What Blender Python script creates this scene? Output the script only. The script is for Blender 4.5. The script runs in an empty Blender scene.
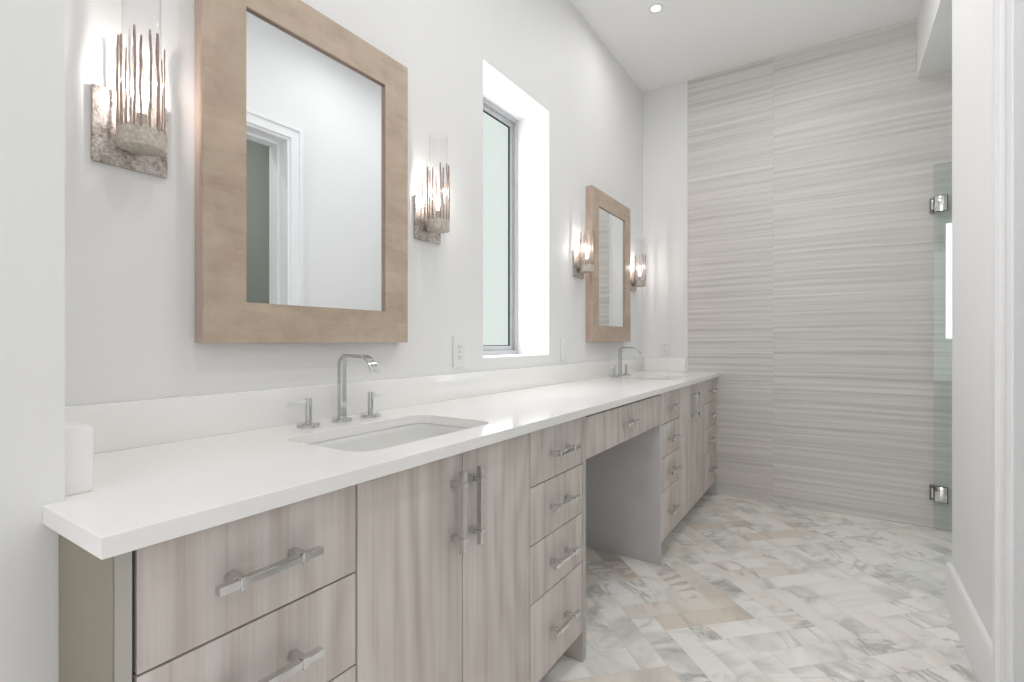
import bpy, bmesh, math, random
from mathutils import Vector, Matrix
random.seed(7)
S = bpy.context.scene
COL = S.collection
PI = math.pi

# ---------------------------------------------------------------- camera
cam_data = bpy.data.cameras.new('camera')
cam_data.sensor_width = 36.0
cam_data.lens = 500.4 / 1024 * 36.0
cam_data.clip_start = 0.02
cam = bpy.data.objects.new('camera', cam_data)
COL.objects.link(cam)
cam.location = (1.310, 0.0, 1.134)
cam.rotation_euler = (PI / 2, 0, 0.5774)
S.camera = cam

# ---------------------------------------------------------------- world, exposure
world = bpy.data.worlds.new('world')
S.world = world
world.use_nodes = True
world.node_tree.nodes['Background'].inputs[0].default_value = (0.8, 0.9, 1.0, 1)
world.node_tree.nodes['Background'].inputs[1].default_value = 1.0
S.view_settings.view_transform = 'Standard'
S.view_settings.look = 'None'
S.view_settings.gamma = 1.0
S.view_settings.use_curve_mapping = False
S.view_settings.exposure = -0.04
S.cycles.use_denoising = True
S.cycles.max_bounces = 12
S.cycles.diffuse_bounces = 6
S.cycles.glossy_bounces = 5
S.cycles.transmission_bounces = 10
S.cycles.transparent_max_bounces = 16
S.cycles.caustics_reflective = False
S.cycles.caustics_refractive = False
S.cycles.sample_clamp_indirect = 4.0


def area_light(name, loc, rot, sx, sy, power, color=(1, 1, 1), spread=PI, shape='RECTANGLE'):
    d = bpy.data.lights.new(name, 'AREA')
    d.shape = shape
    d.size = sx
    d.size_y = sy
    d.energy = power
    d.color = color
    d.spread = spread
    o = bpy.data.objects.new(name, d)
    COL.objects.link(o)
    o.location = loc
    o.rotation_euler = rot
    return o


# added fill light from the rear, then daylight of the vanity and shower windows
area_light('rear_fill_light', (-0.5, -2.93, 1.55), (PI / 2, 0, 0), 1.8, 2.2, 32, (0.985, 0.99, 1.0))
area_light('frosted_window_daylight', (-0.205, 2.078, 1.71), (0, -PI / 2, 0), 1.2, 0.5, 6.5, (0.99, 0.985, 1.0))
area_light('shower_window_daylight', (2.55, 3.85, 1.5), (-PI / 2, 0, 0), 0.5, 0.7, 4, (0.97, 0.99, 1.0))


# ---------------------------------------------------------------- materials
def lin(c):
    return tuple(((x / 255) / 12.92 if x / 255 <= 0.04045 else ((x / 255 + 0.055) / 1.055) ** 2.4) for x in c) + (1,)


class NT:
    def __init__(s, name):
        s.m = bpy.data.materials.new(name)
        s.m.use_nodes = True
        s.t = s.m.node_tree
        s.b = s.t.nodes['Principled BSDF']

    def n(s, kind, **kw):
        nd = s.t.nodes.new('ShaderNode' + kind)
        for k, v in kw.items():
            if k.startswith('i_'):
                key = k[2:]
                key = int(key) if key.isdigit() else key.replace('_', ' ')
                nd.inputs[key].default_value = v
            else:
                setattr(nd, k, v)
        return nd

    def l(s, a, b):
        s.t.links.new(a, b)

    def ramp(s, src, stops):
        r = s.n('ValToRGB')
        e = r.color_ramp.elements
        while len(e) < len(stops):
            e.new(0.5)
        for el, (p, c) in zip(e, stops):
            el.position = p
            el.color = c if len(c) == 4 else lin(c)
        s.l(src, r.inputs[0])
        return r.outputs[0]

    def mix(s, fac, a, b, mode='MIX'):
        m = s.n('Mix', data_type='RGBA', blend_type=mode)
        for sock, v in ((m.inputs[0], fac), (m.inputs[6], a), (m.inputs[7], b)):
            if hasattr(v, 'node'):
                s.l(v, sock)
            else:
                sock.default_value = v
        return m.outputs[2]

    def math(s, op, a, b=0.0, c=0.0):
        m = s.n('Math', operation=op)
        for sock, v in zip(m.inputs, (a, b, c)):
            if hasattr(v, 'node'):
                s.l(v, sock)
            else:
                sock.default_value = v
        return m.outputs[0]

    def mapping(s, src, scale=(1, 1, 1), loc=(0, 0, 0)):
        m = s.n('Mapping')
        s.l(src, m.inputs[0])
        m.inputs['Scale'].default_value = scale
        m.inputs['Location'].default_value = loc
        return m.outputs[0]

    def noise(s, vec, scale=1, detail=4, rough=.5, dist=0.0):
        n = s.n('TexNoise')
        s.l(vec, n.inputs['Vector'])
        n.inputs['Scale'].default_value = scale
        n.inputs['Detail'].default_value = detail
        n.inputs['Roughness'].default_value = rough
        n.inputs['Distortion'].default_value = dist
        return n.outputs[0]

    def bump(s, h, strength, dist):
        b = s.n('Bump')
        b.inputs['Strength'].default_value = strength
        b.inputs['Distance'].default_value = dist
        s.l(h, b.inputs['Height'])
        s.l(b.outputs[0], s.b.inputs['Normal'])


def plain(name, rgb, rough=.5, metal=0.0, var=0.03, scale=8, bump=0.0, coat=0.0, spec=None):
    t = NT(name)
    g = t.n('NewGeometry').outputs['Position']
    nz = t.noise(g, scale, 3)
    c = lin(rgb)
    lo = tuple(x * (1 - var) for x in c[:3]) + (1,)
    hi = tuple(min(1, x * (1 + var)) for x in c[:3]) + (1,)
    t.l(t.ramp(nz, [(.3, lo), (.7, hi)]), t.b.inputs['Base Color'])
    t.b.inputs['Roughness'].default_value = rough
    t.b.inputs['Metallic'].default_value = metal
    t.b.inputs['Coat Weight'].default_value = coat
    if spec is not None:
        t.b.inputs['Specular IOR Level'].default_value = spec
    if bump:
        n2 = t.noise(g, scale * 12, 3)
        t.bump(n2, bump, .001)
    return t.m


def emit(name, rgb, strength):
    t = NT(name)
    t.b.inputs['Base Color'].default_value = (0.02, 0.02, 0.02, 1)
    t.b.inputs['Emission Color'].default_value = lin(rgb)
    t.b.inputs['Emission Strength'].default_value = strength
    return t.m


M = {}
M['paint'] = plain('wall_paint', (238, 238, 238), .6, var=.008, scale=2, bump=.06)
M['ceiling'] = plain('ceiling_paint', (250, 250, 250), .7, var=.008, scale=2)
M['trim'] = plain('trim_paint', (243, 243, 244), .3, var=.005)
M['far_room'] = plain('far_room_paint', (188, 192, 184), .6, var=.01)
M['quartz'] = plain('white_quartz', (248, 247, 245), .11, var=.008, scale=60)
M['porcelain'] = plain('sink_porcelain', (236, 236, 234), .12, var=.005)
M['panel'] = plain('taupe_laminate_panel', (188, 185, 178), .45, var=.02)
M['panel_shaded'] = plain('end_laminate_shaded', (146, 138, 123), .45, var=.02)  # plain greige end panel, shade of its side painted into the tone
M['gap'] = plain('gap_shade_edge', (24, 18, 15), .8)  # near-black board, shade of the gaps between fronts painted in
M['kick'] = plain('toe_kick_laminate', (206, 205, 206), .5)
M['chrome'] = plain('polished_chrome', (200, 201, 203), .07, 1.0, var=.01)
M['nickel'] = plain('polished_nickel', (218, 218, 217), .07, 1.0, var=.04, scale=30)
M['satin'] = plain('lever_metal_white_reflection', (246, 246, 245), .32, .6, var=.005)  # lever chrome, reflected white walls painted into its colour
M['dark_metal'] = plain('dark_hinge_metal', (110, 105, 100), .3, 1.0)
M['alu'] = plain('window_aluminium', (200, 201, 204), .4, .3, var=.01)
M['gasket'] = plain('black_gasket', (30, 32, 34), .6)
M['plastic'] = plain('outlet_plastic', (236, 236, 236), .3, var=.005)
M['slot'] = plain('outlet_slot', (70, 70, 70), .6)
M['mirror'] = plain('silvered_mirror', (240, 243, 245), .004, 1.0, var=0.0)
M['pane'] = emit('frosted_daylit_pane', (216, 227, 222), .98)
M['day'] = emit('bright_daylit_pane', (240, 246, 255), 1.6)
M['bulb'] = emit('lit_candle_bulb', (255, 244, 232), 9)
M['lens'] = emit('downlight_lens', (255, 252, 245), 6)


def wood():
    t = NT('greige_wood_laminate')
    g = t.n('NewGeometry').outputs['Position']
    oi = t.n('ObjectInfo').outputs['Random']
    cb = t.n('CombineXYZ')
    t.l(t.math('MULTIPLY', oi, 13.0), cb.inputs[0])
    t.l(t.math('MULTIPLY', oi, 7.0), cb.inputs[1])
    add = t.n('VectorMath', operation='ADD')
    t.l(g, add.inputs[0])
    t.l(cb.outputs[0], add.inputs[1])
    p = add.outputs[0]
    # cathedral figure: rings of a distorted coordinate
    low = t.noise(t.mapping(p, (2.2, 2.2, .8)), 1.6, 2, .5)
    sep = t.n('SeparateXYZ')
    t.l(p, sep.inputs[0])
    ring = t.math('ADD', t.math('MULTIPLY', sep.outputs[1], 8.0), t.math('MULTIPLY', low, 5.5))
    wv = t.math('MULTIPLY_ADD', t.math('SINE', t.math('MULTIPLY', ring, 6.5)), .5, .5)
    fine = t.noise(t.mapping(p, (160, 160, 3.0)), 1, 3, .6)
    mid = t.noise(t.mapping(p, (38, 38, 1.1)), 1, 4, .55, .3)
    f = t.math('ADD', t.math('MULTIPLY', wv, .13), t.math('ADD', t.math('MULTIPLY', fine, .26), t.math('MULTIPLY', mid, .62)))
    t.l(t.ramp(f, [(.30, (189, 179, 171)), (.44, (205, 196, 189)), (.56, (214, 207, 201)), (.72, (223, 218, 213))]),
        t.b.inputs['Base Color'])
    t.b.inputs['Roughness'].default_value = .42
    t.bump(fine, .12, .0006)
    return t.m


M['wood'] = wood()


def tile_wall():
    t = NT('ribbed_stone_wall_tile')
    g = t.n('NewGeometry').outputs['Position']
    sep = t.n('SeparateXYZ')
    t.l(g, sep.inputs[0])
    x = sep.outputs[0]
    k = t.math('FLOOR', t.math('DIVIDE', t.math('ADD', x, .27), 1.2))      # joints at x = .93, 2.13
    fr = t.math('FRACT', t.math('DIVIDE', t.math('ADD', x, .27), 1.2))
    cb = t.n('CombineXYZ')
    t.l(t.math('MULTIPLY', k, 5.3), cb.inputs[0])
    t.l(t.math('MULTIPLY', k, 0.37), cb.inputs[2])
    add = t.n('VectorMath', operation='ADD')
    t.l(g, add.inputs[0])
    t.l(cb.outputs[0], add.inputs[1])
    p = add.outputs[0]
    warp = t.noise(t.mapping(p, (.9, 1, 1.6)), 1.2, 2, .4)
    s2 = t.n('SeparateXYZ')
    t.l(p, s2.inputs[0])
    z = t.math('ADD', s2.outputs[2], t.math('MULTIPLY', warp, .028))
    c2 = t.n('CombineXYZ')
    t.l(t.math('MULTIPLY', s2.outputs[0], .24), c2.inputs[0])
    t.l(t.math('MULTIPLY', z, 25.0), c2.inputs[2])
    broad = t.noise(c2.outputs[0], 1.0, 3, .6)
    c3 = t.n('CombineXYZ')
    t.l(t.math('MULTIPLY', s2.outputs[0], 1.1), c3.inputs[0])
    t.l(t.math('MULTIPLY', z, 50.0), c3.inputs[2])
    fine = t.noise(c3.outputs[0], 1.0, 3, .55)
    grain = t.noise(p, 130, 2, .5)
    h = t.math('ADD', t.math('MULTIPLY', broad, .45), t.math('MULTIPLY', fine, .55))
    rip = t.math('SINE', t.math('MULTIPLY', t.math('ADD', z, t.math('MULTIPLY', broad, .05)), 150.0))
    h = t.math('MULTIPLY_ADD', rip, .035, h)
    col = t.ramp(t.math('ADD', t.math('MULTIPLY', h, .93), t.math('MULTIPLY', grain, .07)),
                 [(.32, (196, 193, 188)), (.45, (210, 207, 202)), (.55, (219, 216, 211)), (.68, (229, 226, 222))])
    j = t.math('LESS_THAN', t.math('ABSOLUTE', t.math('SUBTRACT', fr, .5)), .4985)
    col = t.mix(j, lin((205, 200, 196)), col)
    t.l(col, t.b.inputs['Base Color'])
    t.b.inputs['Roughness'].default_value = .5
    t.bump(t.math('MULTIPLY', h, 1.0), .8, .012)
    return t.m


M['tile'] = tile_wall()


def marble():
    t = NT('marble_floor_tile')
    at = t.n('Attribute', attribute_name='tile_rand')
    sep = t.n('SeparateColor')
    t.l(at.outputs['Color'], sep.inputs[0])
    r1, r2, r3 = sep.outputs[0], sep.outputs[1], sep.outputs[2]
    g = t.n('NewGeometry').outputs['Position']
    off = t.n('VectorMath', operation='SCALE')
    t.l(at.outputs['Color'], off.inputs[0])
    off.inputs['Scale'].default_value = 23.0
    add = t.n('VectorMath', operation='ADD')
    t.l(g, add.inputs[0])
    t.l(off.outputs[0], add.inputs[1])
    # turn the grain with the tile
    rot = t.n('VectorRotate', rotation_type='Z_AXIS')
    t.l(add.outputs[0], rot.inputs['Vector'])
    t.l(t.math('MULTIPLY', r3, 3.1), rot.inputs['Angle'])
    p = rot.outputs[0]
    base = t.ramp(r1, [(0.0, (231, 221, 209)), (.16, (239, 232, 224)), (.36, (247, 244, 239)), (.75, (250, 248, 245)),
                       (.90, (244, 243, 240)), (1.0, (236, 237, 234))])
    cloud = t.noise(t.mapping(p, (2.2, 1.0, 2.2)), 1.0, 6, .62, 1.6)
    cl = t.ramp(cloud, [(.51, (0, 0, 0)), (.76, (255, 255, 255))])
    c1 = t.mix(t.math('MULTIPLY', cl, .85), base, lin((160, 161, 157)))
    warm = t.ramp(t.noise(t.mapping(p, (2, 4, 2), (4, 9, 0)), 1.0, 4, .6, .6), [(.52, (0, 0, 0)), (.72, (255, 255, 255))])
    c1 = t.mix(t.math('MULTIPLY', warm, .5), c1, lin((216, 204, 188)))
    # veins: thin ridges of distorted noise
    v = t.noise(t.mapping(p, (3.2, 1.1, 3.2), (1, 5, 2)), 1.0, 6, .62, 1.3)
    ridge = t.math('SUBTRACT', 1.0, t.math('MULTIPLY', t.math('ABSOLUTE', t.math('SUBTRACT', v, .5)), 26.0))
    ridge = t.math('MAXIMUM', ridge, 0.0)
    msk = t.ramp(t.noise(t.mapping(p, (2, 2, 2), (8, 1, 3)), 1.5, 2), [(.42, (0, 0, 0)), (.62, (255, 255, 255))])
    c2 = t.mix(t.math('MULTIPLY', t.math('MULTIPLY', ridge, msk), .5), c1, lin((118, 116, 110)))
    t.l(c2, t.b.inputs['Base Color'])
    t.b.inputs['Roughness'].default_value = .32
    return t.m


M['marble'] = marble()
M['grout'] = plain('floor_grout', (212, 208, 202), .8)


def shagreen():
    t = NT('shagreen_frame_leather')
    tc = t.n('TexCoord').outputs['Object']
    # rows of hide panels with a pale spine mark in each
    v = t.n('TexVoronoi', feature='F1')
    t.l(t.mapping(tc, (1, 160, 160)), v.inputs['Vector'])
    v.inputs['Scale'].default_value = 1.6
    mott = t.noise(tc, 14, 4, .6)
    horiz = t.noise(t.mapping(tc, (6, 6, 26)), 1, 3, .6, .4)
    f = t.math('ADD', t.math('MULTIPLY', mott, .5), t.math('MULTIPLY', horiz, .5))
    col = t.ramp(f, [(.3, (172, 152, 134)), (.5, (189, 170, 151)), (.72, (203, 185, 167))])
    dots = t.ramp(v.outputs['Distance'], [(.1, (255, 255, 255)), (.5, (0, 0, 0))])
    col = t.mix(t.math('MULTIPLY', dots, .10), col, lin((224, 205, 182)))
    pale = t.ramp(t.noise(t.mapping(tc, (10, 22, 60)), 1, 3, .5, .8), [(.66, (0, 0, 0)), (.74, (255, 255, 255))])
    col = t.mix(t.math('MULTIPLY', pale, .35), col, lin((222, 204, 180)))
    # hide panels about a hand wide, each a touch lighter or darker
    snap = t.n('VectorMath', operation='SNAP')
    t.l(tc, snap.inputs[0])
    snap.inputs[1].default_value = (1, .104, .104)
    wn = t.n('TexWhiteNoise', noise_dimensions='3D')
    t.l(snap.outputs[0], wn.inputs['Vector'])
    hv = t.n('HueSaturation')
    t.l(t.math('MULTIPLY_ADD', wn.outputs[0], .09, .955), hv.inputs['Value'])
    t.l(col, hv.inputs['Color'])
    t.l(hv.outputs[0], t.b.inputs['Base Color'])
    t.b.inputs['Roughness'].default_value = .42
    t.bump(v.outputs['Distance'], .1, .001)
    return t.m


M['shagreen'] = shagreen()
M['frame_side'] = plain('frame_edge_rose_lacquer', (200, 178, 164), .25, .35, var=.03)


def hammered():
    t = NT('hammered_silver_leaf')
    g = t.n('TexCoord').outputs['Object']
    a = t.noise(g, 170, 4, .7)
    b = t.noise(g, 28, 3, .6)
    f = t.math('ADD', t.math('MULTIPLY', a, .6), t.math('MULTIPLY', b, .4))
    t.l(t.ramp(f, [(.34, (110, 98, 92)), (.46, (178, 168, 161)), (.58, (216, 209, 203)), (.75, (238, 233, 228))]), t.b.inputs['Base Color'])
    t.b.inputs['Metallic'].default_value = .6
    t.b.inputs['Roughness'].default_value = .38
    t.bump(a, .8, .002)
    return t.m


M['hammered'] = hammered()
M['cup'] = plain('speckled_cast_cup', (200, 192, 180), .45, .3, var=.22, scale=110, bump=.8)
M['rod'] = plain('rippled_rose_silver_rod', (166, 150, 143), .38, .35, var=.25, scale=70, bump=.5)


def glass(name, tint, rough=0.0):
    # thin pane: a clear tinted layer with surface reflection, lets lamp light straight through
    t = NT(name)
    tr = t.n('BsdfTransparent')
    tr.inputs[0].default_value = tint
    gl = t.n('BsdfGlossy')
    gl.inputs['Roughness'].default_value = rough
    fr = t.n('Fresnel')
    fr.inputs[0].default_value = 1.5
    mx = t.n('MixShader')
    bf = t.n('NewGeometry').outputs['Backfacing']
    t.l(t.math('MULTIPLY', fr.outputs[0], t.math('SUBTRACT', 1.0, bf)), mx.inputs[0])
    t.l(tr.outputs[0], mx.inputs[1])
    t.l(gl.outputs[0], mx.inputs[2])
    t.l(mx.outputs[0], t.t.nodes['Material Output'].inputs[0])
    return t.m


M['tube_glass'] = glass('clear_tube_glass', (.985, .985, .985, 1))
M['door_glass'] = glass('green_tinted_door_glass', (.925, .955, .948, 1))
M['glass_edge'] = plain('green_glass_edge', (118, 150, 142), .2)


# ---------------------------------------------------------------- geometry helpers
def link(name, me, mat, parent=None, loc=None):
    o = bpy.data.objects.new(name, me)
    for m in (mat if isinstance(mat, (list, tuple)) else [mat]):
        if m is not None and len(me.materials) < (len(mat) if isinstance(mat, (list, tuple)) else 1):
            me.materials.append(m)
    COL.objects.link(o)
    if parent is not None:
        o.parent = parent
    if loc is not None:
        o.location = loc
    return o


def tag(o, label=None, cat=None, group=None, kind=None):
    if label: o['label'] = label
    if cat: o['category'] = cat
    if group: o['group'] = group
    if kind: o['kind'] = kind
    return o


def empty(name, loc, rz=0.0):
    o = bpy.data.objects.new(name, None)
    o.empty_display_size = .05
    COL.objects.link(o)
    o.location = loc
    o.rotation_euler = (0, 0, rz)
    return o


def add_box(bm, x0, x1, y0, y1, z0, z1, bev=0.0, mi=0):
    r = bmesh.ops.create_cube(bm, size=1.0)
    vs = r['verts']
    for v in vs:
        v.co = Vector(((x0 + x1) / 2 + v.co.x * (x1 - x0), (y0 + y1) / 2 + v.co.y * (y1 - y0), (z0 + z1) / 2 + v.co.z * (z1 - z0)))
    fs = {f for v in vs for f in v.link_faces}
    for f in fs: f.material_index = mi
    if bev > 0:
        es = list({e for v in vs for e in v.link_edges})
        bmesh.ops.bevel(bm, geom=es, offset=bev, segments=2, affect='EDGES', profile=.5)


def fin(bm, name, mat, parent=None, smooth=False, loc=None, angle=27):
    bmesh.ops.recalc_face_normals(bm, faces=bm.faces)
    me = bpy.data.meshes.new(name)
    bm.to_mesh(me)
    bm.free()
    if smooth:
        me.polygons.foreach_set('use_smooth', [True] * len(me.polygons))
        me.update()
        try:
            me.set_sharp_from_angle(angle=math.radians(angle))
        except Exception:
            pass
    return link(name, me, mat, parent, loc)


def box(name, mat, x0, x1, y0, y1, z0, z1, parent=None, bev=0.0):
    bm = bmesh.new()
    add_box(bm, x0, x1, y0, y1, z0, z1, bev)
    return fin(bm, name, mat, parent, smooth=bev > 0)


def add_cyl(bm, p0, p1, r0, r1=None, seg=24, cap=True):
    r1 = r0 if r1 is None else r1
    p0, p1 = Vector(p0), Vector(p1)
    d = p1 - p0
    m = Matrix.Translation((p0 + p1) / 2) @ d.to_track_quat('Z', 'Y').to_matrix().to_4x4()
    bmesh.ops.create_cone(bm, cap_ends=cap, segments=seg, radius1=r0, radius2=r1, depth=d.length, matrix=m)


def add_lathe(bm, prof, c=(0, 0, 0), seg=32):
    rings = []
    for r, z in prof:
        rings.append([bm.verts.new((c[0] + r * math.cos(2 * PI * i / seg), c[1] + r * math.sin(2 * PI * i / seg), c[2] + z)) for i in range(seg)])
    for a, b in zip(rings, rings[1:]):
        for i in range(seg):
            bm.faces.new((a[i], a[(i + 1) % seg], b[(i + 1) % seg], b[i]))
    if prof[0][0] > 1e-6: bm.faces.new(rings[0][::-1])
    if prof[-1][0] > 1e-6: bm.faces.new(rings[-1])


def rrect(cx, cy, w, h, r, seg=8):
    pts = []
    for sx, sy, a0 in ((1, 1, 0), (-1, 1, 90), (-1, -1, 180), (1, -1, 270)):
        for k in range(seg + 1):
            a = math.radians(a0 + 90 * k / seg)
            pts.append((cx + sx * (w / 2 - r) + r * math.cos(a), cy + sy * (h / 2 - r) + r * math.sin(a)))
    return pts


def plate(name, mat, outer, holes, t0, t1, axis='Z', parent=None, bev=0.0, smooth=False):
    """slab with holes: outline polygons in a plane, extruded from t0 to t1 along axis"""
    cu = bpy.data.curves.new(name + '_outline', 'CURVE')
    cu.dimensions = '2D'
    cu.fill_mode = 'BOTH'
    cu.extrude = abs(t1 - t0) / 2 - bev
    cu.bevel_depth = bev
    cu.bevel_resolution = 1
    cu.offset = -bev
    for k, ring in enumerate([outer] + list(holes)):
        sp = cu.splines.new('POLY')
        sp.points.add(len(ring) - 1)
        for p, (a, b) in zip(sp.points, ring):
            p.co = (a, b, 0, 1)
        sp.use_cyclic_u = True
    tmp = bpy.data.objects.new('tmp', cu)
    COL.objects.link(tmp)
    dg = bpy.context.evaluated_depsgraph_get()
    me = bpy.data.meshes.new_from_object(tmp.evaluated_get(dg))
    me.name = name
    bpy.data.objects.remove(tmp)
    bpy.data.curves.remove(cu)
    mid = (t0 + t1) / 2
    for v in me.vertices:
        a, b, c = v.co
        c += mid
        v.co = (a, b, c) if axis == 'Z' else ((c, a, b) if axis == 'X' else (a, c, b))
    bm = bmesh.new()
    bm.from_mesh(me)
    bmesh.ops.remove_doubles(bm, verts=bm.verts, dist=1e-5)
    bmesh.ops.recalc_face_normals(bm, faces=bm.faces)
    bm.to_mesh(me)
    bm.free()
    me.materials.clear()
    if smooth:
        me.polygons.foreach_set('use_smooth', [True] * len(me.polygons))
        me.set_sharp_from_angle(angle=math.radians(20))
    else:
        me.polygons.foreach_set('use_smooth', [False] * len(me.polygons))
    return link(name, me, mat, parent)


def rect(a0, a1, b0, b1):
    return [(a0, b0), (a1, b0), (a1, b1), (a0, b1)]


def copy_tree(o, parent=None):
    c = o.copy()
    COL.objects.link(c)
    c.parent = parent
    for ch in list(o.children):
        copy_tree(ch, c)
    return c


# ---------------------------------------------------------------- key dimensions
CEIL = 3.12
YB = 3.932          # back wall
XR = 1.716          # right wall
XF = 0.5564         # face of drawer and door fronts
CT = 0.90           # top of counter
ZT, ZB = 0.868, 0.108

# ---------------------------------------------------------------- room shell
def structure(o):
    o['kind'] = 'structure'
    return o


def floor_mesh():
    bm = bmesh.new()
    lay = bm.faces.layers.float_color.new('tile_rand')
    L, Wd, gr = .40, .10, .0007
    s = math.sqrt(.5)
    e1, e2 = Vector((s, s, 0)), Vector((s, -s, 0))
    o = Vector((1.096, 2.044, 0))
    rnd = random.Random(11)
    X0, X1, Y0, Y1 = -1.5, 3.0, -2.95, YB
    for k in range(-70, 71):
        for m in range(-14, 15):
            for a0, a1, b0, b1, d in ((k * Wd + 2 * L * m, k * Wd + L + 2 * L * m, k * Wd, (k + 1) * Wd, 0),
                                      (k * Wd + L + 2 * L * m, (k + 1) * Wd + L + 2 * L * m, k * Wd - L + Wd, (k + 1) * Wd, 1)):
                c = o + e1 * (a0 + a1) / 2 + e2 * (b0 + b1) / 2
                if not (X0 - .3 < c.x < X1 + .3 and Y0 - .3 < c.y < Y1 + .3):
                    continue
                q = [o + e1 * a + e2 * b for a, b in ((a0 + gr, b0 + gr), (a1 - gr, b0 + gr), (a1 - gr, b1 - gr), (a0 + gr, b1 - gr))]
                f = bm.faces.new([bm.verts.new(p) for p in q])
                u = rnd.random()
                u = .3 + .7 * u if c.x > 1.1 else u ** 1.35      # the beige stones lie towards the vanity
                f[lay] = (u, rnd.random(), (.25 if d else .75) + rnd.uniform(-.06, .06), 1)
    for co, no in (((X0, 0, 0), (-1, 0, 0)), ((X1, 0, 0), (1, 0, 0)), ((0, Y0, 0), (0, -1, 0)), ((0, Y1, 0), (0, 1, 0))):
        bmesh.ops.bisect_plane(bm, geom=bm.verts[:] + bm.edges[:] + bm.faces[:], plane_co=co, plane_no=no, clear_outer=True)
    for f in bm.faces:
        if f.normal.z < 0: f.normal_flip()
    n = len(bm.faces)
    r = bmesh.ops.create_cube(bm, size=1)
    for v in r['verts']:
        v.co = Vector(((X0 + X1) / 2 + v.co.x * (X1 - X0), (Y0 + Y1) / 2 + v.co.y * (Y1 - Y0), -.0505 + v.co.z * .1))
    for f in {f for v in r['verts'] for f in v.link_faces}:
        f.material_index = 1
    me = bpy.data.meshes.new('floor')
    bm.to_mesh(me)
    bm.free()
    return me


structure(link('floor', floor_mesh(), [M['marble'], M['grout']]))
structure(box('ceiling', M['ceiling'], -1.6, 3.1, -3.05, YB + .1, CEIL, CEIL + .1))
# left wall with deep window opening
WY0, WY1, WZ0, WZ1 = 1.777, 2.378, 1.060, 2.375
structure(plate('wall_left', M['paint'], rect(-.6, YB, 0, CEIL), [rect(WY0, WY1, WZ0, WZ1)], -.33, 0.0, 'X'))
structure(box('wall_near', M['paint'], -.0, .36, -.6, .257, 0, CEIL))                    # nib the counter dies into
structure(box('wall_bedroom', M['paint'], -1.5, -.25, -.7, -.6, 0, CEIL))
structure(box('wall_outer', M['paint'], -1.6, -1.5, -3.05, -.6, 0, CEIL))
structure(plate('wall_rear', M['paint'], rect(-1.6, XR + .2, 0, CEIL), [rect(-1.4, .4, .45, 2.65)], -3.05, -2.95, 'Y'))
# back wall: ribbed tile with a shower window, white return at the left corner
structure(plate('wall_back', M['tile'], rect(.347, 3.1, 0, CEIL), [rect(1.848, 2.35, 1.142, 1.853)], YB, YB + .12, 'Y'))
structure(box('wall_corner', M['paint'], -.25, .34, YB, YB + .12, 0, CEIL))
structure(box('trim_1', M['trim'], .338, .348, YB - .007, YB + .02, CT, CEIL - .001))
# right wall with door opening
DY0, DY1, DZ = 1.00, 1.92, 2.44
structure(plate('wall_right', M['paint'], rect(-3.0, 2.80, 0, CEIL), [rect(DY0, DY1, -.001, DZ)], XR, XR + .2, 'X'))
structure(box('wall_shower', M['paint'], XR + .2, 3.0, 2.68, 2.80, 0, CEIL))
structure(box('wall_header', M['paint'], XR, 3.0, 2.80, YB, 2.745, CEIL))
structure(box('wall_far_right', M['far_room'], 3.0, 3.1, -.2, YB, 0, CEIL))
structure(box('wall_far_near', M['far_room'], XR + .2, 3.0, .2, .3, 0, CEIL))
# lining of the far room wall seen through the doorway in the mirror
structure(box('wall_far_lining', M['far_room'], XR + .2, 3.0, 2.66, 2.68, 0, CEIL))

# baseboard on right wall, wrapping the wall end
bm = bmesh.new()
prof = [(0, 0), (.018, 0), (.018, .180), (.013, .188), (.0, .188)]
def base_run(bm, y0, y1):
    a = [bm.verts.new((XR - p, y0, z)) for p, z in prof]
    b = [bm.verts.new((XR - p, y1, z)) for p, z in prof]
    n = len(prof)
    for i in range(n):
        bm.faces.new((a[i], a[(i + 1) % n], b[(i + 1) % n], b[i]))
    bm.faces.new(a); bm.faces.new(b[::-1])
base_run(bm, 2.0, 2.818)
add_box(bm, XR, XR + .2, 2.80, 2.818, 0, .188)
structure(fin(bm, 'baseboard_right', M['trim']))

# door casing and jamb
door = empty('door_1', (XR, (DY0 + DY1) / 2, 0))
structure(door)
def casing(name, mat, y0, y1, zt, w, x0, x1, par, step=None):
    """U-shaped door surround standing on the floor"""
    out = [(y0 - w, 0), (y0, 0), (y0, zt), (y1, zt), (y1, 0), (y1 + w, 0), (y1 + w, zt + w), (y0 - w, zt + w)]
    o = plate(name, mat, out, [], x0, x1, 'X')
    for v in o.data.vertices:
        v.co = v.co - Vector(par.location)
    o.parent = par
    return o
casing('casing', M['trim'], DY0, DY1, DZ, .078, XR - .016, XR, door)
casing('casing_band', M['trim'], DY0 - .055, DY1 + .055, DZ + .055, .023, XR - .026, XR - .016, door)
casing('jamb', M['trim'], DY0 + .018, DY1 - .018, DZ - .018, .018, XR - .002, XR + .202, door)
casing('door_stop', M['trim'], DY0 + .031, DY1 - .031, DZ - .031, .013, XR + .09, XR + .15, door)

# ---------------------------------------------------------------- vanity window
win = structure(empty('window_1', (-.236, (WY0 + WY1) / 2, WZ0)))
def win_plate(name, mat, m0, m1, x0, x1, par):
    """rectangular ring between margins m0 (outer) and m1 (inner)"""
    cy = (WY0 + WY1) / 2
    hw, hh = (WY1 - WY0) / 2, WZ1 - WZ0
    outer = rect(-hw + m0, hw - m0, m0, hh - m0)
    holes = [rect(-hw + m1, hw - m1, m1, hh - m1)] if m1 else []
    return plate(name, mat, outer, holes, x0, x1, 'X', par)
win_plate('frame', M['alu'], 0.0, .022, -.04, .035, win)
win_plate('sash', M['alu'], .022, .048, -.02, .018, win)
win_plate('gasket', M['gasket'], .048, .0515, -.008, .012, win)
win_plate('pane', M['pane'], .050, None, -.004, .004, win)

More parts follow.
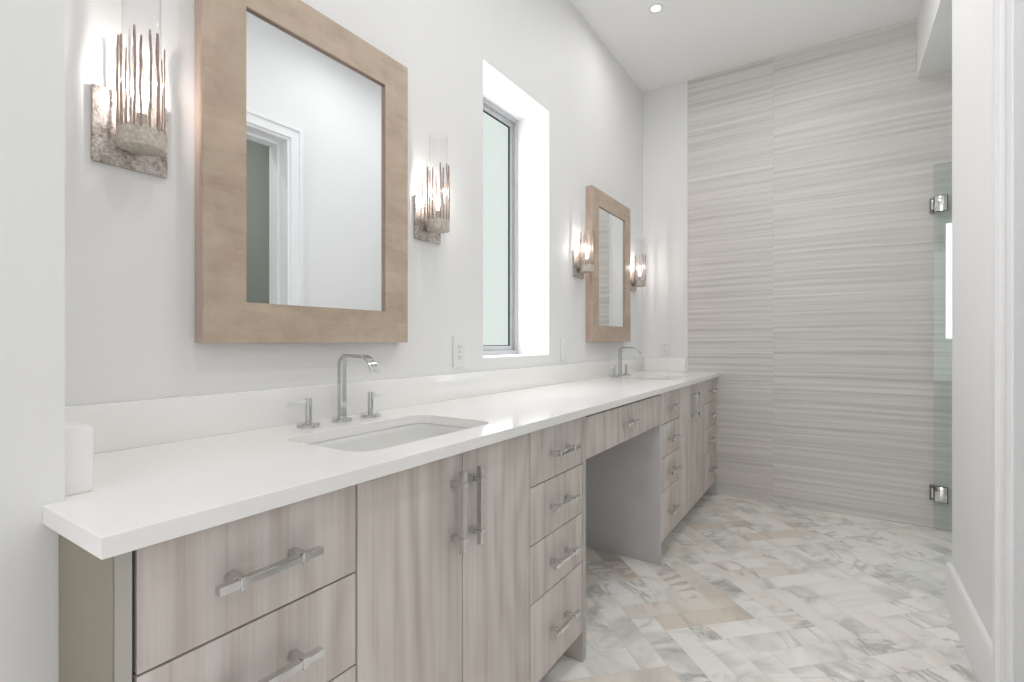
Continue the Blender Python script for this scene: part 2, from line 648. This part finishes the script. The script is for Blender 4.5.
# shower window, seen through the glass door
w2 = structure(empty('window_2', (2.099, YB + .06, 1.142)))
plate('frame', M['trim'], rect(-.251, .251, 0, .711), [rect(-.243, .243, .008, .703)], -.03, .03, 'Y', w2)
plate('pane', M['day'], rect(-.246, .246, .005, .706), [], -.004, .004, 'Y', w2)
# made-up rear window behind the camera, added with the fill light
w3 = structure(empty('rear_fill_window', (-.5, -3.0, .45)))
fr = [rect(-.85, -.03, .05, 2.15), rect(.03, .85, .05, 2.15)]
plate('frame', M['alu'], rect(-.9, .9, 0, 2.2), fr, -.03, .03, 'Y', w3)
plate('pane', M['day'], rect(-.88, .88, .02, 2.18), [], -.006, -.002, 'Y', w3)

# ---------------------------------------------------------------- pulls
def pull_mesh(half=.084, post=.050):
    """square bar pull, bar along Y, standing off along +X"""
    bm = bmesh.new()
    add_box(bm, .024, .038, -half, half, -.0062, .0062, .0012)
    for s in (-1, 1):
        y = s * post
        add_box(bm, .0, .026, y - .0075, y + .0075, -.0075, .0075, .001)
        add_box(bm, .0225, .0402, y - .0055, y + .0055, -.0092, .0092, .0012)
    me = bpy.data.meshes.new('handle')
    bmesh.ops.recalc_face_normals(bm, faces=bm.faces)
    bm.to_mesh(me)
    bm.free()
    me.materials.append(M['nickel'])
    me.polygons.foreach_set('use_smooth', [True] * len(me.polygons))
    me.set_sharp_from_angle(angle=math.radians(20))
    return me


PULL = pull_mesh()
LONG_PULL = pull_mesh(.094, .0635)


def pull(parent, x, y, z, vertical=False):
    o = bpy.data.objects.new('handle', LONG_PULL if vertical else PULL)
    COL.objects.link(o)
    o.parent = parent
    o.location = (x, y, z)
    if vertical: o.rotation_euler = (PI / 2, 0, 0)
    o['label'] = 'square bar handle in polished nickel'
    return o


# ---------------------------------------------------------------- cabinets
G = .0019  # half of the gap between fronts
def front(parent, kind, y0, y1, z0, z1, hy=None, hz=None, vert=False):
    """slab front; its own mesh placed at its centre"""
    g = G
    o = box(kind, M['wood'], -.018, 0, (y0 - y1) / 2 + g, (y1 - y0) / 2 - g, (z0 - z1) / 2 + g, (z1 - z0) / 2 - g, parent, .0008)
    o.location = (XF, (y0 + y1) / 2 - parent.location.y, (z0 + z1) / 2)
    pull(o, 0, (hy if hy is not None else 0), (hz if hz is not None else 0), vert)
    return o


def carcass(parent, y0, y1, hollow=False):
    """body with front edge painted in gap shade and recessed toe kick; y relative to parent"""
    c = parent.location.y
    a, b = y0 - c, y1 - c
    bm = bmesh.new()
    if hollow:      # open topped box below the basin
        add_box(bm, .004, XF - .024, a + .0005, b - .0005, ZB, ZB + .018)
        add_box(bm, .004, .016, a + .0005, b - .0005, ZB + .018, CT - .0285)
        add_box(bm, .016, XF - .024, a + .0005, a + .018, ZB + .018, CT - .0285)
        add_box(bm, .016, XF - .024, b - .018, b - .0005, ZB + .018, CT - .0285)
    else:
        add_box(bm, .004, XF - .024, a + .0005, b - .0005, ZB, CT - .0285)
    fin(bm, 'carcass', M['panel'], parent)
    box('front_edge_shade', M['gap'], XF - .024, XF - .0185, a + .0005, b - .0005, ZB, CT - .0285, parent)
    box('toe_kick', M['kick'], .004, XF - .075, a + .0005, b - .0005, 0.0, ZB, parent)


LV = [ZT, .703, .531, .358, ZB]
def drawer_cabinet(name, y0, y1, label, hy=0.0):
    r = empty(name, (0, (y0 + y1) / 2, 0))
    tag(r, label, 'cabinet')
    carcass(r, y0, y1)
    for k in range(4):
        front(r, 'drawer', y0, y1, LV[k + 1], LV[k], hy, 0)
    return r


def sink_cabinet(y0, y1, label):
    r = empty('sink_cabinet', (0, (y0 + y1) / 2, 0))
    tag(r, label, 'cabinet')
    carcass(r, y0, y1, True)
    m = (y0 + y1) / 2
    hz = .739 - (ZT + ZB) / 2
    front(r, 'door', y0, m, ZB, ZT, (m - y0) / 2 - .036, hz, True)
    front(r, 'door', m, y1, ZB, ZT, -(y1 - m) / 2 + .030, hz, True)
    return r


cab1 = drawer_cabinet('drawer_cabinet', .2735, .6245, 'wood-grain drawer cabinet nearest the camera, at the open end of the counter', -.006)
cab2 = sink_cabinet(.6255, 1.2535, 'two-door wood-grain sink cabinet under the near sink and large mirror')
cab3 = drawer_cabinet('drawer_cabinet', 1.2545, 1.612, 'four-drawer wood-grain cabinet left of the open knee space')
cab5 = drawer_cabinet('drawer_cabinet', 2.551, 2.893, 'four-drawer wood-grain cabinet right of the open knee space')
cab6 = sink_cabinet(2.894, 3.530, 'two-door wood-grain sink cabinet under the far sink and far mirror')
cab7 = drawer_cabinet('drawer_cabinet', 3.531, 3.898, 'farthest four-drawer cabinet, against the ribbed tile wall')

# end panel at the near end: side board and return strip
endp = empty('end_panel', (0, .2495, 0))
tag(endp, 'plain taupe end panel closing the near end of the vanity', 'panel')
box('side_board', M['panel_shaded'], .362, XF, 0.0, .0018, 0, CT - .0285, endp)
box('front_strip', M['panel'], XF - .02, XF, .002, .0205, 0, CT - .0285, endp)
# gable panels either side of the knee space
gp = box('gable_panel', M['panel'], .004, XF, 1.6135, 1.640, 0, CT - .0285, None, .0006)
tag(gp, 'plain greige floor-length panel forming the left side of the knee space', 'panel')
gp = box('gable_panel', M['kick'], .004, XF, 2.529, 2.550, 0, CT - .0285, None, .0006)
tag(gp, 'plain grey floor-length panel forming the right side of the knee space', 'panel')
ep = box('filler_panel', M['kick'], .004, XF - .001, 3.899, YB - .001, 0, CT - .0285, None, .0006)
tag(ep, 'narrow grey filler strip between the last drawers and the tile wall', 'panel')
# knee drawer
kn = empty('knee_drawer', (0, 2.0845, 0))
tag(kn, 'wide shallow wood-grain drawer unit spanning over the knee space', 'drawer unit')
box('carcass', M['panel'], .05, XF - .024, -.443, .443, .722, CT - .034, kn)
box('front_edge_shade', M['gap'], XF - .024, XF - .0185, -.443, .443, .724, CT - .034, kn)
front(kn, 'drawer', 1.641, 2.528, .709, .862, -.02, 0)

# ---------------------------------------------------------------- countertop with two sink cut-outs
YC0 = .232
S1 = (.335, .943)
S2 = (.335, 3.21)
SW, SL, SR = .296, .486, .055
top = empty('countertop', (0, 0, CT - .027))
tag(top, 'long glossy white quartz countertop running over all the vanity cabinets', 'countertop')
outl = [(.3605, YC0), (XF + .02, YC0), (XF + .02, YB - .001), (.0015, YB - .001), (.0015, .2575), (.3605, .2575)]
plate('slab', M['quartz'], outl, [rrect(c[0], c[1], SW, SL, SR) for c in (S1, S2)], 0, .027, 'Z', top, .0012, True)
box('backsplash', M['quartz'], .0012, .02, .2985, YB - .0215, .0272, .1286, top, .0012)
box('side_splash', M['quartz'], .0012, .336, .258, .298, .0272, .1286, top, .0012)
box('side_splash', M['quartz'], .0012, .336, YB - .021, YB - .0012, .0272, .1286, top, .0012)


def sink(c, label):
    r = empty('undermount_sink', (c[0], c[1], CT - .027))
    tag(r, label, 'sink', 'undermount sinks')
    bm = bmesh.new()
    rings = []
    levels = [(.012, .012, 0.0, .062), (.001, .001, -.0005, .056), (.004, .004, -.02, .054), (-.004, -.004, -.085, .05),
              (-.03, -.03, -.118, .045), (-.07, -.09, -.126, .035), (-.125, -.225, -.131, .02)]
    for dx, dy, z, r_ in levels:
        rings.append([bm.verts.new((x, y, z - .0008)) for x, y in rrect(0, 0, SW + 2 * dx, SL + 2 * dy, r_, 8)])
    for a, b in zip(rings, rings[1:]):
        n = len(a)
        for i in range(n):
            bm.faces.new((a[i], a[(i + 1) % n], b[(i + 1) % n], b[i]))
    bm.faces.new(rings[-1])
    o = fin(bm, 'basin', M['porcelain'], r, smooth=False)
    o.data.polygons.foreach_set('use_smooth', [True] * len(o.data.polygons))
    sol = o.modifiers.new('thickness', 'SOLIDIFY')
    sol.thickness = .006
    sol.offset = 1
    bm = bmesh.new()
    add_lathe(bm, [(.001, .0035), (.012, .0035), (.014, .002), (.021, .002), (.023, 0.0), (.023, -.002)], (0, 0, -.1308))
    fin(bm, 'drain', M['chrome'], r, smooth=True)
    return r


sink(S1, 'white rectangular undermount sink in the near end of the counter')
sink(S2, 'white rectangular undermount sink at the far end of the counter')


# ---------------------------------------------------------------- faucets
def spout_mesh():
    # ribbon spout: (x, z, width along y, thickness)
    path = [(0, 0, .020, .020), (0, .165, .020, .020)]
    for k in range(1, 8):
        a = math.radians(90 * k / 7)
        path.append((.026 - .026 * math.cos(a), .165 + .026 * math.sin(a), .020 + .004 * k / 7, .020 - .011 * k / 7))
    path.append((.080, .1905, .026, .008))
    for k in range(1, 10):
        a = math.radians(82 * k / 9)
        path.append((.088 + .050 * math.sin(a), .1405 + .050 * math.cos(a), .027, .008))
    pts = [Vector((x, 0, z)) for x, z, _, _ in path]
    bm = bmesh.new()
    rings = []
    for i, (x, z, w, t) in enumerate(path):
        d = (pts[min(i + 1, len(pts) - 1)] - pts[max(i - 1, 0)]).normalized()
        nrm = Vector((-d.z, 0, d.x))
        b = .0022
        ring = []
        for sy, sn in ((1, 1), (-1, 1), (-1, -1), (1, -1)):
            for q in ((1, 0), (0, 1)) if sy * sn > 0 else ((0, 1), (1, 0)):
                ring.append(bm.verts.new(pts[i] + Vector((0, sy * (w / 2 - b * q[1]), 0)) + nrm * sn * (t / 2 - b * q[0])))
        rings.append(ring)
    n = len(rings[0])
    for a, b in zip(rings, rings[1:]):
        for i in range(n):
            bm.faces.new((a[i], a[(i + 1) % n], b[(i + 1) % n], b[i]))
    bm.faces.new(rings[0][::-1])
    bm.faces.new(rings[-1])
    return bm


def flange(bm, r):
    add_lathe(bm, [(r, 0), (r, .0055), (r - .002, .0072), (.012, .0078)], seg=36)


def faucet(x, y, label):
    r = empty('widespread_faucet', (x, y, CT + .0004))
    tag(r, label, 'faucet', 'chrome faucets behind the sinks')
    bm = spout_mesh()
    fin(bm, 'spout', M['chrome'], r, smooth=True)
    bm = bmesh.new(); flange(bm, .028)
    fin(bm, 'base_ring', M['chrome'], r, smooth=True)
    for s in (-1, 1):
        bm = bmesh.new()
        flange(bm, .030)
        add_lathe(bm, [(.0085, .005), (.0085, .074), (.0078, .076), (.002, .076)], seg=24)
        h = fin(bm, 'handle', M['chrome'], r, smooth=True, loc=(.003, -.113 if s < 0 else .104, 0))
        bm = bmesh.new()
        y0, y1 = (-.066, -.0085) if s < 0 else (.0085, .066)
        add_box(bm, -.0025, .0025, y0, y1, .056, .072, .0008)
        fin(bm, 'lever', M['satin'], h, smooth=True)
    return r


f1 = faucet(.092, .957, 'chrome widespread faucet with flat levers behind the near sink')
f2 = copy_tree(f1)
f2.location = (.085, 3.21, CT + .0004)
f2['label'] = 'chrome widespread faucet behind the far sink, by the white corner'


# ---------------------------------------------------------------- mirrors
def mirror(yc, label):
    zc = 1.611
    r = empty('framed_mirror', (0, yc, zc))
    tag(r, label, 'mirror', 'shagreen framed mirrors')
    hw, hh, fw = .338, .482, .104
    fo = plate('frame', M['shagreen'], rect(-hw, hw, -hh, hh), [rect(-hw + fw, hw - fw, -hh + fw, hh - fw)], .038, .044, 'X', r, .001)
    fb = plate('frame_edge', M['frame_side'], rect(-hw + .0005, hw - .0005, -hh + .0005, hh - .0005),
               [rect(-hw + fw + .0005, hw - fw - .0005, -hh + fw + .0005, hh - fw - .0005)], .001, .038, 'X', r)
    box('mirror_glass', M['mirror'], .030, .034, -hw + fw + .001, hw - fw - .001, -hh + fw + .001, hh - fw - .001, r)
    return r


m1 = mirror(.935, 'large tan shagreen-framed mirror above the near sink')
m2 = copy_tree(m1)
m2.location.y = 3.186
m2['label'] = 'tan framed mirror above the far sink, beside the corner'


# ---------------------------------------------------------------- sconces
def sconce():
    r = empty('wall_sconce', (0, 0, 1.59))
    tag(r, 'x', 'wall lamp', 'glass and metal twig wall sconces')
    zc = 1.59
    bm = bmesh.new()
    add_box(bm, .001, .009, -.070, .070, 1.512 - zc, 1.672 - zc, .0015)
    fin(bm, 'backplate', M['hammered'], r, smooth=True)
    cx = .0585
    bm = bmesh.new()
    add_box(bm, .009, .03, -.012, .012, -.030, -.012, .002)
    fin(bm, 'arm', M['hammered'], r, smooth=True)
    bm = bmesh.new()
    add_lathe(bm, [(.001, -.046), (.040, -.046), (.0425, -.0448), (.043, -.042), (.0425, -.012), (.0405, -.003), (.038, -.003), (.036, -.012), (.001, -.012)], (cx, 0, 0), 40)
    fin(bm, 'cup', M['cup'], r, smooth=True)
    rnd = random.Random(5)
    n = 18
    for k in range(n):
        a = 2 * PI * (k + rnd.uniform(-.14, .14)) / n
        top = rnd.choice([.13, .15, .165, .18, .19, .198])
        rad = rnd.choice([.0016, .0020, .0025, .0030, .0034])
        bm = bmesh.new()
        prev = None
        segs = 12
        rings = []
        ph = rnd.uniform(0, 6)
        for i in range(segs + 1):
            t = i / segs
            z = -.008 + (top + .008) * t
            ww = .0010 * math.sin(ph + t * 5) + .0005 * math.sin(ph * 2 + t * 15)
            rr = rad * (1 + .10 * math.sin(ph + t * 17)) * (1.0 if i < segs else .75)
            R = .0405 + ww * .4
            aa = a + ww / .0405
            c = Vector((cx + R * math.cos(aa), R * math.sin(aa), z))
            rings.append([bm.verts.new(c + Vector((rr * math.cos(q * PI / 4), rr * math.sin(q * PI / 4), 0))) for q in range(8)])
        for p, q in zip(rings, rings[1:]):
            for i in range(8):
                bm.faces.new((p[i], p[(i + 1) % 8], q[(i + 1) % 8], q[i]))
        bm.faces.new(rings[0][::-1]); bm.faces.new(rings[-1])
        fin(bm, 'rod', M['rod'], r, smooth=True, angle=80)
    # glass chimney: a thin open tube rising above the rods
    bm = bmesh.new()
    add_lathe(bm, [(.0350, -.010), (.0350, .315), (.0338, .315), (.0338, -.010)], (cx, 0, 0), 48)
    fin(bm, 'glass_tube', M['tube_glass'], r, smooth=True)
    bm = bmesh.new()
    add_lathe(bm, [(.010, -.012), (.010, .030), (.002, .030)], (cx, 0, 0), 20)
    fin(bm, 'candle_sleeve', M['cup'], r, smooth=True)
    bm = bmesh.new()
    add_lathe(bm, [(.004, .030), (.009, .040), (.011, .052), (.008, .068), (.003, .082), (.0005, .088)], (cx, 0, 0), 20)
    fin(bm, 'bulb', M['bulb'], r, smooth=True)
    d = bpy.data.lights.new('sconce_light', 'POINT')
    d.energy = .95
    d.shadow_soft_size = .004
    d.color = (1.0, .93, .87)
    lo = bpy.data.objects.new('sconce_light', d)
    COL.objects.link(lo)
    lo.parent = r
    lo.location = (cx, 0, .105)
    return r


s0 = sconce()
for i, (y, lab) in enumerate(((.466, 'lit twig sconce nearest the camera, left of the large mirror'),
                              (1.417, 'lit twig sconce between the large mirror and the window'),
                              (2.735, 'lit twig sconce just left of the far mirror'),
                              (3.685, 'lit twig sconce in the far corner, right of the far mirror'))):
    o = s0 if i == 0 else copy_tree(s0)
    o.location.y = y
    o['label'] = lab


# ---------------------------------------------------------------- outlets
def outlet(label, loc, rz=0.0, duplex=True):
    r = empty('wall_outlet' if duplex else 'wall_switch', loc, rz)
    tag(r, label, 'outlet' if duplex else 'switch')
    bm = bmesh.new()
    add_box(bm, .0005, .006, -.037, .037, -.062, .062, .002)
    fin(bm, 'cover_plate', M['plastic'], r, smooth=True)
    if duplex:
        for s in (-1, 1):
            bm = bmesh.new()
            add_box(bm, .0062, .0075, -.0165, .0165, s * .0215 - .0135, s * .0215 + .0135, .0006)
            q = fin(bm, 'socket', M['plastic'], r)
            bm = bmesh.new()
            for dy, h in ((-.0065, .005), (.0065, .004)):
                add_box(bm, .0076, .0080, dy - .0011, dy + .0011, s * .0215 + .001 - h, s * .0215 + .001 + h)
            add_cyl(bm, (.0076, 0, s * .0215 - .0085), (.0080, 0, s * .0215 - .0085), .0023, seg=10)
            fin(bm, 'slots', M['slot'], q)
        bm = bmesh.new()
        add_cyl(bm, (.0061, 0, 0), (.0068, 0, 0), .0028, seg=12)
        fin(bm, 'screw', M['nickel'], r)
    else:
        bm = bmesh.new()
        add_box(bm, .0062, .0085, -.0165, .0165, -.033, .033, .001)
        fin(bm, 'rocker', M['plastic'], r)
    return r


outlet('white duplex outlet on the wall between near faucet and window', (0, 1.606, 1.089))
outlet('white switch plate on the wall right of the window', (0, 2.545, 1.083), 0, False)
outlet('white duplex outlet on the short end wall by the far faucet', (.180, YB, 1.083), -PI / 2)


# ---------------------------------------------------------------- ceiling downlights
def downlight(x, y, label):
    r = empty('recessed_downlight', (x, y, CEIL))
    tag(r, label, 'ceiling light', 'recessed downlights')
    bm = bmesh.new()
    add_lathe(bm, [(.026, -.0005), (.046, -.0005), (.046, -.004), (.040, -.006), (.030, -.006), (.026, -.003)], seg=40)
    bm.faces.ensure_lookup_table()
    caps = [f for f in bm.faces if len(f.verts) > 4]
    bmesh.ops.delete(bm, geom=caps, context='FACES')
    fin(bm, 'trim_ring', M['trim'], r, smooth=True)
    bm = bmesh.new()
    add_lathe(bm, [(.0005, -.0015), (.027, -.0015), (.027, -.0025), (.0005, -.0025)], seg=32)
    fin(bm, 'lens', M['lens'], r)
    d = bpy.data.lights.new('downlight_lamp', 'AREA')
    d.shape = 'DISK'
    d.size = .06
    d.energy = 3.7
    d.color = (1.0, .99, .985)
    d.spread = math.radians(172)
    lo = bpy.data.objects.new('downlight_lamp', d)
    COL.objects.link(lo)
    lo.parent = r
    lo.location = (0, 0, -.008)
    return r


d0 = downlight(.40, 2.97, 'small round lit downlight in the ceiling near the far wall')
for x, y in ((1.20, 2.2), (.80, 1.25), (1.20, .5), (1.10, 2.95), (1.20, -1.0)):  # unseen downlights added to fill the room with light
    o = copy_tree(d0)
    o.location = (x, y, CEIL)
    o['label'] = 'added fill downlight in the ceiling above and behind the camera view'

for ch in d0.children:          # the one by the far mirror is dimmer than the rest
    if ch.type == 'LIGHT':
        ch.data = ch.data.copy()
        ch.data.energy = 1.8

# added unseen downlight that brightens the room beyond the doorway
o = copy_tree(d0)
o.location = (2.35, 1.6, CEIL)
o['label'] = 'added fill downlight in the next room beyond the doorway'
for ch in o.children:
    if ch.type == 'LIGHT':
        ch.data = ch.data.copy()
        ch.data.energy = 9.0

# ---------------------------------------------------------------- shower glass door
ga = math.radians(-12)
gd = empty('shower_glass_door', (1.792, YB - .035, 0), ga)
tag(gd, 'frameless green-tinted glass shower door swung open by the tile wall', 'shower door')
bm = bmesh.new()
add_box(bm, .0, .62, -.005, .005, .012, 2.187)
o = fin(bm, 'glass_panel', [M['door_glass'], M['glass_edge']], gd)
for p in o.data.polygons:
    if abs(p.normal.x) > .5 or abs(p.normal.z) > .5: p.material_index = 1
for z in (1.952, .221):
    bm = bmesh.new()
    add_box(bm, .004, .062, -.012, -.0055, z - .045, z + .045, .0015)
    add_box(bm, .004, .062, .0055, .012, z - .045, z + .045, .0015)
    add_cyl(bm, (-.006, 0, z - .03), (-.006, 0, z + .03), .0075, seg=16)
    h = fin(bm, 'hinge', M['nickel'], gd, smooth=True)
    box('hinge_gasket', M['gasket'], .001, .065, -.0058, -.0052, z - .048, z + .048, h)
    bm = bmesh.new()
    add_box(bm, -.022, .0, .020, .0265, z - .045, z + .045, .001)
    add_box(bm, -.012, -.001, .0, .0205, z - .022, z + .022, .001)
    fin(bm, 'hinge_plate', M['dark_metal'], gd, smooth=True)
